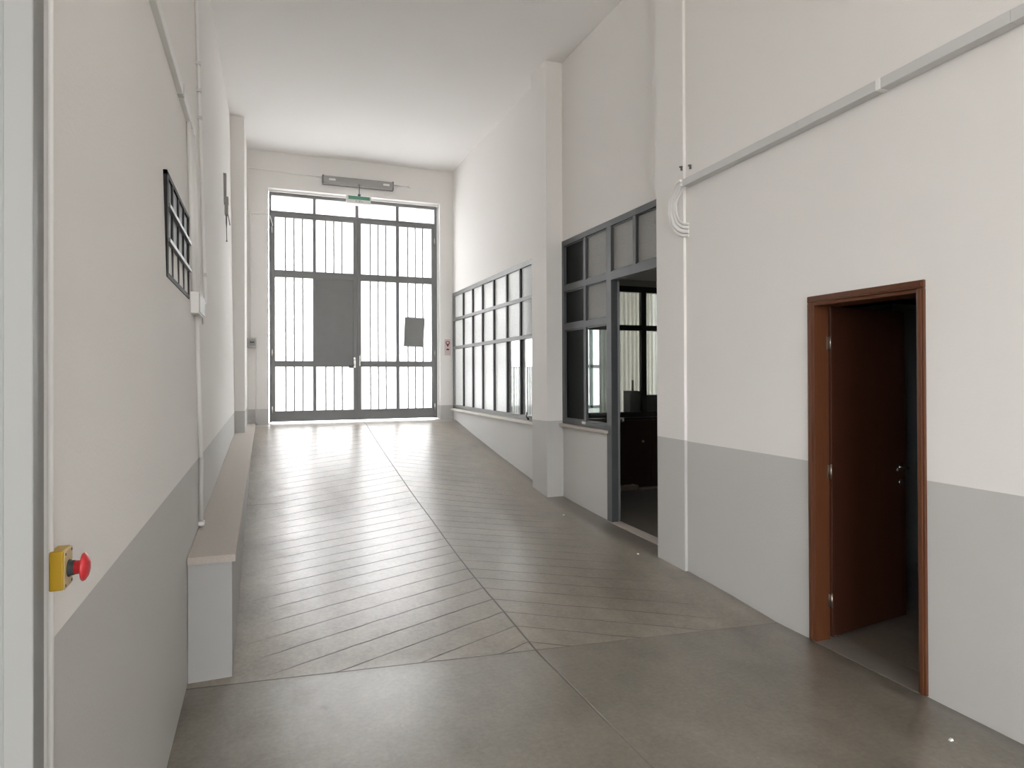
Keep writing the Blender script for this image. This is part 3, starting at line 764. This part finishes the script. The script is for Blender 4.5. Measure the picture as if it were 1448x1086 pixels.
# ------------------------------------------------------------------ brown door (door_3) and the dark storeroom behind it
d3 = struct_root('door_3', (3.17, 2.7, 0), 'open red brown wooden door in the right wall')
# architrave: moulded profile swept round the opening
def casing(y0, y1, z0, z1, w, x_out):
    m_ = MB()
    for (a, b) in ((y1, 1), (y0, -1)):
        oy = a + b * w
        ya, yb = min(a, oy), max(a, oy)
        xw = xr((ya + yb) / 2)
        m_.hexa([(xw - x_out, ya, z0), (xw + .02, ya, z0), (xw + .02, yb, z0), (xw - x_out, yb, z0), (xw - x_out, ya, z1 + (w if 0 else 0)), (xw + .02, ya, z1), (xw + .02, yb, z1), (xw - x_out, yb, z1)], .005, 2)
        s0, s1 = (a + b * .012, a + b * .030)
        m_.box((xw - x_out - .006, min(s0, s1), z0 + .001), (xw - x_out + .004, max(s0, s1), z1), .003, 2)
    x0_, x1_ = xr(y0 - w), xr(y1 + w)
    m_.hexa([(x0_ - x_out, y0 - w, z1), (x0_ + .02, y0 - w, z1), (x1_ + .02, y1 + w, z1), (x1_ - x_out, y1 + w, z1), (x0_ - x_out, y0 - w, z1 + w), (x0_ + .02, y0 - w, z1 + w), (x1_ + .02, y1 + w, z1 + w), (x1_ - x_out, y1 + w, z1 + w)], .005, 2)
    m_.hexa([(x0_ - x_out - .006, y0 - .03, z1 + .012), (x0_, y0 - .03, z1 + .012), (x1_, y1 + .03, z1 + .012), (x1_ - x_out - .006, y1 + .03, z1 + .012), (x0_ - x_out - .006, y0 - .03, z1 + .030), (x0_, y0 - .03, z1 + .030), (x1_, y1 + .03, z1 + .030), (x1_ - x_out - .006, y1 + .03, z1 + .030)])
    return m_
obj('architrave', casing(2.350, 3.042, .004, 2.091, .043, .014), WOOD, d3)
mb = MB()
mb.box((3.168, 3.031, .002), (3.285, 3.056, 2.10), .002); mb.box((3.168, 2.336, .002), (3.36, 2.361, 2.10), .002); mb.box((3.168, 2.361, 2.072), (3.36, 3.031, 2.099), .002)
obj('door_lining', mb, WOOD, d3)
lfm = MB()
A, B_ = Vector((3.290, 3.028, 0)), Vector((4.070, 3.122, 0))
dv = (B_ - A).normalized(); nv = Vector((dv.y, -dv.x, 0))
def lp(t, o, z): q = A + dv * t + nv * o; return (q.x, q.y, z)
Lw = (B_ - A).length
lfm.hexa([lp(0, 0, .016), lp(Lw, 0, .016), lp(Lw, -.04, .016), lp(0, -.04, .016), lp(0, 0, 2.075), lp(Lw, 0, 2.075), lp(Lw, -.04, 2.075), lp(0, -.04, 2.075)], .003)
lfm.hexa([lp(-.002, .012, .018), lp(.020, .012, .018), lp(.020, -.002, .018), lp(-.002, -.002, .018), lp(-.002, .012, 2.073), lp(.020, .012, 2.073), lp(.020, -.002, 2.073), lp(-.002, -.002, 2.073)], .004)
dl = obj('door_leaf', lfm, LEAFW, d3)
mb = MB()
c = A + dv * (Lw - .062) + nv * .002
mb.lathe([(0, .024), (.008, .024)], (c.x, c.y, 1.02), nv, 18)
mb.tube([(c.x, c.y, 1.02), tuple(c + nv * .05 + Vector((0, 0, 1.02)))], .009, 10)
e = c + nv * .05
mb.tube([(e.x, e.y, 1.02), tuple(e - dv * .03 + Vector((0, 0, 1.022))), tuple(e - dv * .12 + Vector((0, 0, 1.02)))], [.010, .009, .008], 10)
tag(obj('door_handle', mb, CHROME, dl), 'metal lever handle')
mb = MB(); mb.lathe([(0, .022), (.006, .022)], (c.x, c.y, .92), nv, 18); tag(obj('keyhole_plate', mb, CHROME, dl), 'round metal keyhole plate')
for z in (.20, 1.0, 1.80):
    mb = MB(); mb.tube([(3.287, 3.018, z), (3.287, 3.018, z + .09)], .0055, 10); mb.box((3.270, 3.026, z + .005), (3.285, 3.0308, z + .085)); tag(obj('hinge', mb, BRASS, d3), 'metal hinge')
mb = MB(); mb.box((3.36, 1.0, -.1), (6.3, 4.6, 0)); struct('floor.003', mb, CONC, 'concrete floor inside the dark storeroom')
mb = MB(); mb.hexa([(3.150, 2.337, -.1), (3.37, 2.337, -.1), (3.37, 3.055, -.1), (3.170, 3.055, -.1), (3.150, 2.337, .003), (3.37, 2.337, .003), (3.37, 3.055, .003), (3.170, 3.055, .003)])
struct('trim_5', mb, surf('threshold_concrete', (.17, .15, .128), .6, var=.1, vscale=12), 'pale concrete threshold of the brown door')
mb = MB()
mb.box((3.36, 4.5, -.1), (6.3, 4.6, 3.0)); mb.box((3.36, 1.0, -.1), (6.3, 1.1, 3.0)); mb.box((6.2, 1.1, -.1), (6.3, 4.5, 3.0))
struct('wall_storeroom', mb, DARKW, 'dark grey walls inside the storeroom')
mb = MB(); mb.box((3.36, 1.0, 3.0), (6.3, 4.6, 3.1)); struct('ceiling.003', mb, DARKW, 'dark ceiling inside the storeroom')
sh = thing('cabinet', (5.7, 4.2, 0), 'tall dark cabinet just visible inside the storeroom', 'cabinet')
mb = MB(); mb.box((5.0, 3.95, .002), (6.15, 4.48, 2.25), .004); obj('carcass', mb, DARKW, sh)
mb = MB(); mb.box((4.98, 3.93, 2.25), (6.17, 4.49, 2.29), .004); obj('top', mb, BLACK, sh)

# ------------------------------------------------------------------ cable trunking and cables on the right wall
tk = thing('cable_trunking', (3.15, 3.0, 3.18), 'long square grey cable trunking on the right wall', 'trunking')
def trz(y): return 3.152 + (4.35 - y) * .0192
def seg(y0, y1, g=0., x1=None):
    m_ = MB(); a, b = trz(y0), trz(y1); h = .058
    fa, fb = xr(y0) - .001, xr(y1) - .001
    m_.hexa([(fa - .068 - g, y0, a - g), (fa - .001, y0, a - g), (fb - .001, y1, b - g), (fb - .068 - g, y1, b - g), (fa - .068 - g, y0, a + h + g), (fa - .001, y0, a + h + g), (fb - .001, y1, b + h + g), (fb - .068 - g, y1, b + h + g)], .003)
    return m_
obj('body', seg(3.1, 4.292), PVC, tk); obj('body', seg(2.526, 3.1), PVC, tk); obj('body', seg(1.85, 2.516), PVC, tk); obj('body', seg(-2.0, 1.85), PVC, tk)
obj('coupling', seg(2.506, 2.536, .0025), PVCL, tk)
PXY = [(4.302, 3.190), (4.372, 3.176), (4.440, 3.120), (4.470, 3.060), (4.468, 2.985), (4.440, 2.905), (4.395, 2.850), (4.340, 2.815), (4.300, 2.806)]
cab = [('outermost', 0.037, .0115, 3.146, 'thin outermost white cable curling from the trunking end'), ('second', 0.005, .0165, 3.150, 'thick white cable second from outside curling from the trunking end'),
       ('third', -.029, .013, 3.150, 'white cable third from outside curling from the trunking end'), ('inner', -.056, .010, 3.150, 'thin innermost white cable curling from the trunking end')]
for nm, off, r, x, lb in cab:
    cy_, cz_ = 4.30, 3.01
    pts = []
    for i, (y, z) in enumerate(PXY):
        d_ = Vector((y - cy_, z - cz_)); f_ = (d_.length + off) / d_.length
        w_ = 1
        xx = x - .004 if i < 7 else (3.154 if i == 7 else 3.184)
        yy = cy_ + d_.x * (1 + (f_ - 1) * w_); zz = cz_ + d_.y * (1 + (f_ - 1) * w_)
        if i == 0: xx, yy, zz = {'outermost': (3.112, 4.302, 3.202), 'second': (3.147, 4.302, 3.192), 'third': (3.118, 4.302, 3.172), 'inner': (3.148, 4.302, 3.160)}[nm]
        pts.append((xx, yy, zz))
    # refine with Catmull-Rom
    P = [Vector(p) for p in pts]; q = []
    for i in range(len(P) - 1):
        a, b, c_, d_ = P[max(i - 1, 0)], P[i], P[i + 1], P[min(i + 2, len(P) - 1)]
        for k in range(4):
            t = k / 4
            q.append(.5 * ((2 * b) + (c_ - a) * t + (2 * a - 5 * b + 4 * c_ - d_) * t * t + (3 * b - a - 3 * c_ + d_) * t ** 3))
    q.append(P[-1])
    m_ = MB(); m_.tube(q, r, 10); tag(obj('cable', m_, PVCL, origin=pts[-1]), lb, 'cable', 'cables leaving the grey trunking')
for y, z, lb in ((4.358, 3.333, 'left small dark wall bolt above the cable curl'), (4.276, 3.323, 'right small dark wall bolt above the cable curl')):
    xw = XP if y > 4.345 else xr(y)
    mb = MB(); mb.lathe([(0, .011), (.012, .011), (.014, .007), (.024, .007)], (xw - .001, y, z), (-1, 0, 0), 10); mb.lathe([(0, .010), (.010, .010)], (xw - .001, y, z - .018), (-1, 0, 0), 10)
    tag(obj('wall_bolt', mb, STEEL3, origin=(xw, y, z)), lb, 'bolt', 'wall bolts above the cables')

# ------------------------------------------------------------------ fittings on the left wall
gw = struct_root('window_6', (xl(3.7, 2.3), 3.75, 2.13), 'small black barred window high on the left wall')
gz = [2.118, 2.277, 2.436, 2.592]
xg = xl(3.7, 2.35)
mb = MB()
mb.box((xg - .02, 3.28, gz[0]), (xg + .011, 3.33, gz[3]), .002); mb.box((xg - .02, 4.17, gz[0]), (xg + .011, 4.215, gz[3]), .002)
mb.box((xg - .02, 3.28, gz[0] - .012), (xg + .011, 4.215, gz[0] + .012), .002); mb.box((xg - .02, 3.28, gz[3] - .022), (xg + .011, 4.215, gz[3]), .002)
obj('window_frame', mb, GRILLE, gw)
for y in (3.50, 3.73, 3.96):
    mb = MB(); mb.box((xg - .02, y - .018, gz[0]), (xg + .009, y + .018, gz[3]), .002); obj('mullion', mb, GRILLE, gw)
for z in gz[1:3]:
    mb = MB(); mb.box((xg - .01, 3.30, z - .010), (xg + .021, 4.235, z + .010), .002); tag(obj('bar', mb, STEEL3, gw), 'projecting horizontal bar')
GPANE = surf('grey_window_glass', (.13, .135, .135), .5, spec=.12, var=.4, vscale=6, stretch=(1, 6, 1.2))
ye = [3.33, 3.482, 3.712, 3.942, 4.17]; ye2 = [3.33, 3.518, 3.748, 3.978, 4.17]
for a, b in ((3.33, 3.482), (3.518, 3.712), (3.748, 3.942), (3.978, 4.17)):
    for z0, z1 in zip(gz, gz[1:]):
        mb = MB(); mb.box((xg - .006, a, z0 + .008), (xg + .002, b, z1 - .008)); obj('pane', mb, GPANE, gw)

xw = lambda y, z: xl(y, z)
lt = thing('cable_trunking', (xl(3, 3.2), 3.0, 3.2), 'slim white cable trunking high on the left wall', 'trunking')
for a, b, zz in ((1.47, 3.955, 0), (3.975, 4.66, 0)):
    mb = MB(); x0 = min(xl(a, 3.2), xl(b, 3.2)) - .012
    mb.box((x0, a, 3.205), (xl(a, 3.2) + .028, b, 3.265), .003); obj('body', mb, PVCL, lt)
mb = MB(); mb.box((xl(3.9, 3.2) - .012, 3.945, 3.200), (xl(3.9, 3.2) + .032, 3.985, 3.270), .002); obj('coupling', mb, PVC, lt)
for i, y in enumerate((4.36, 4.49, 4.62)):
    lb = ('white vertical conduit nearest the barred window on the left wall', 'middle of three white vertical conduits above the left junction box', 'far one of three white vertical conduits above the left junction box')[i]
    pipe('conduit', [(xl(y, 3.2) + .016, y, 3.206), (xl(y, 2.7) + .016, y, 2.7), (xl(y, 2.15) + .016, y, 2.165)], .0145, PVCL, lb, 'conduits above the left junction box')
jb = thing('junction_box', (xl(4.4, 2.1), 4.4, 2.03), 'white square junction box on the left wall under the conduits', 'junction box')
mb = MB(); mb.box((xl(4.4, 2.1) - .01, 4.31, 2.035), (xl(4.4, 2.1) + .046, 4.66, 2.165), .005); obj('housing', mb, PVCL, jb)
mb = MB(); mb.box((xl(4.4, 2.1) + .046, 4.318, 2.042), (xl(4.4, 2.1) + .052, 4.652, 2.158), .002); obj('lid', mb, PVC, jb)
lo_c = thing('conduit', (xl(4.5, .7), 4.5, bz(4.5)), 'white conduit from the left junction box down to the ledge', 'conduit')
y = 4.50
mb = MB(); mb.tube([(xl(y, 1.138) + .015, y, 1.139), (xl(y, 2.03) + .015, y, 2.034)], .0125, 12); obj('upper_pipe', mb, PVCL, lo_c)
mb = MB(); mb.tube([(xl(y, .7) + .015, y, bz(y) + .001), (xl(y, 1.138) + .015, y, 1.139)], .0132, 12); tag(obj('lower_pipe', mb, PVCG, lo_c), 'pipe painted grey with the lower wall band')
mb = MB(); mb.box((xl(y, .7), y - .03, bz(y) + .015), (xl(y, .7) + .034, y + .03, bz(y) + .04), .003); obj('clip', mb, PVCL, lo_c)
tc_ = thing('conduit', (xl(5.2, 2.2), 5.2, 2.17), 'tall white conduit from the ceiling, beyond the left junction box', 'conduit')
y = 5.22
mb = MB(); mb.tube([(xl(y, CE) + .014, y, CE - .002), (xl(y, 4) + .014, y, 4), (xl(y, 2.25) + .014, y, 2.25), (xl(y, 2.2) + .014, y - .01, 2.205), (xl(y, 2.2) + .014, y - .05, 2.185), (xl(4.62, 2.1) + .016, 4.662, 2.150)], .0115, 12); obj('pipe', mb, PVCL, tc_)
for z in (2.4, 3.55, 3.75, 3.95):
    mb = MB(); mb.box((xl(y, z) - .004, y - .02, z - .012), (xl(y, z) + .030, y + .02, z + .012), .003); obj('clip', mb, PVC, tc_)
pipe('cable', [(xl(4.7, 2.1) + .012, 4.664, 2.112), (xl(4.8, 2.1) + .02, 4.80, 2.10), (xl(4.9, 2.1) + .016, 4.92, 2.075), (xl(4.95, 2.1) + .012, 4.98, 2.02)], .005, PVC, 'short loose grey cable end beside the left junction box', cat='cable')

rl = thing('release_lever', (xl(8.5, 3.8), 8.5, 3.3), 'grey metal release lever with hanging cord high on the left wall', 'lever')
x0 = xl(8.5, 3.85)
mb = MB(); mb.box((x0 - .006, 8.44, 3.80), (x0 + .030, 8.50, 4.10), .004); obj('arm', mb, SIREN, rl)
mb = MB(); mb.box((x0 - .008, 8.42, 3.735), (x0 + .055, 8.54, 3.815), .006); mb.box((x0 + .01, 8.43, 3.60), (x0 + .05, 8.53, 3.74), .008); obj('bracket', mb, SIREN, rl)
mb = MB(); mb.tube([(x0 + .045, 8.50, 3.62), (x0 + .055, 8.51, 3.56), (x0 + .066, 8.52, 3.49)], .006, 8); obj('lever', mb, SIREN, rl)
mb = MB(); mb.tube([(x0 + .028, 8.48, 3.61), (x0 + .028, 8.48, 3.52), (x0 + .030, 8.48, 3.44), (x0 + .032, 8.48, 3.30)], [.009, .008, .004, .004], 8); mb.lathe([(0, .004), (.01, .009), (.022, .004)], (x0 + .032, 8.48, 3.30), (0, 0, -1), 10); obj('cord', mb, STEEL3, rl)

# emergency stop button on the wall beside the door post
es = thing('emergency_stop_button', (-.370, 1.48, 1.28), 'yellow emergency stop box with red mushroom button at the left edge', 'button')
mb = MB(); mb.box((-.3812, 1.452, 1.2435), (-.3575, 1.508, 1.3185), .003, 3); obj('housing', mb, YELLOW, es)
mb = MB(); mb.box((-.3578, 1.453, 1.2445), (-.3552, 1.507, 1.3175), .0012); tag(obj('front_cover', mb, YELTOP, es), 'paler yellow front cover')
for y_, z_ in ((1.459, 1.251), (1.501, 1.251), (1.459, 1.311), (1.501, 1.311)):
    mb = MB(); mb.lathe([(0, .0028), (.001, .0028)], (-.3554, y_, z_), (1, 0, 0), 10); tag(obj('screw', mb, DKPLAST, es), 'small dark screw')
mb = MB(); mb.lathe([(0, .0165), (.003, .0165), (.004, .0145), (.010, .0142), (.0105, .011)], (-.3554, 1.480, 1.279), (1, 0, 0), 28); tag(obj('collar', mb, DKPLAST, es), 'dark ring under the button')
mb = MB(); mb.lathe([(0, .0135), (.012, .0128), (.0128, .018), (.0135, .0265), (.0155, .0275), (.019, .0255), (.023, .019), (.0255, .010), (.026, .001)], (-.3456, 1.480, 1.279), (1, 0, 0), 36); tag(obj('push_button', mb, RED, es), 'red mushroom head')

# a few white chips on the floor
for x, y, lb in ((3.02, 6.30, 'white paint chip on the ramp near the pilaster'), (3.04, 4.85, 'white paint chip on the floor before the office doorway'), (2.88, 2.00, 'white paint chip on the floor before the brown door')):
    z = ramp2(x, y); mb = MB()
    mb.hexa([(x - .008, y - .006, z - .001), (x + .010, y - .008, z - .001), (x + .008, y + .009, z - .001), (x - .009, y + .007, z - .001), (x - .005, y - .004, z + .008), (x + .006, y - .005, z + .010), (x + .005, y + .006, z + .009), (x - .005, y + .004, z + .007)])
    tag(obj('paint_chip', mb, CHIP, origin=(x, y, z)), lb, 'chip', 'white chips on the floor')

# ------------------------------------------------------------------ daylight
w = bpy.data.worlds.new('overcast_sky'); bpy.context.scene.world = w; w.use_nodes = True
nt = w.node_tree; N = nt.nodes; L = nt.links
bg = N['Background']
tc = N.new('ShaderNodeTexCoord'); sp = N.new('ShaderNodeSeparateXYZ'); L.new(tc.outputs['Generated'], sp.inputs[0])
cr = N.new('ShaderNodeValToRGB')
cr.color_ramp.elements[0].position = .47; cr.color_ramp.elements[0].color = (.45, .44, .42, 1)
cr.color_ramp.elements[1].position = .53; cr.color_ramp.elements[1].color = (.97, .985, 1.0, 1)
mr = N.new('ShaderNodeMapRange'); mr.inputs[1].default_value = -1; L.new(sp.outputs['Z'], mr.inputs[0]); L.new(mr.outputs[0], cr.inputs[0])
L.new(cr.outputs[0], bg.inputs[0]); bg.inputs[1].default_value = 13.5

# ------------------------------------------------------------------ camera
cam = bpy.data.cameras.new('camera'); co = bpy.data.objects.new('camera', cam); C.objects.link(co)
r_ = Vector((.93304, -.35974, -.00399)).normalized(); f_ = Vector((.35976, .93303, .00506)).normalized()
u_ = r_.cross(f_).normalized(); r_ = f_.cross(u_).normalized()
co.matrix_world = Matrix(((r_.x, u_.x, -f_.x, 0), (r_.y, u_.y, -f_.y, 0), (r_.z, u_.z, -f_.z, 1.65), (0, 0, 0, 1)))
cam.sensor_width = 36; cam.lens = 36 * 909.318 / 1448; cam.shift_y = -(543 - 526.474) / 1448
cam.clip_start = .02
sc = bpy.context.scene; sc.camera = co
sc.view_settings.view_transform = 'Standard'; sc.view_settings.look = 'None'; sc.view_settings.gamma = 1; sc.view_settings.use_curve_mapping = False
sc.view_settings.exposure = 0.08
sc.cycles.max_bounces = 16; sc.cycles.diffuse_bounces = 10; sc.cycles.glossy_bounces = 4; sc.cycles.transmission_bounces = 8; sc.cycles.transparent_max_bounces = 12
sc.cycles.use_denoising = True
sc.cycles.sample_clamp_indirect = 6.0
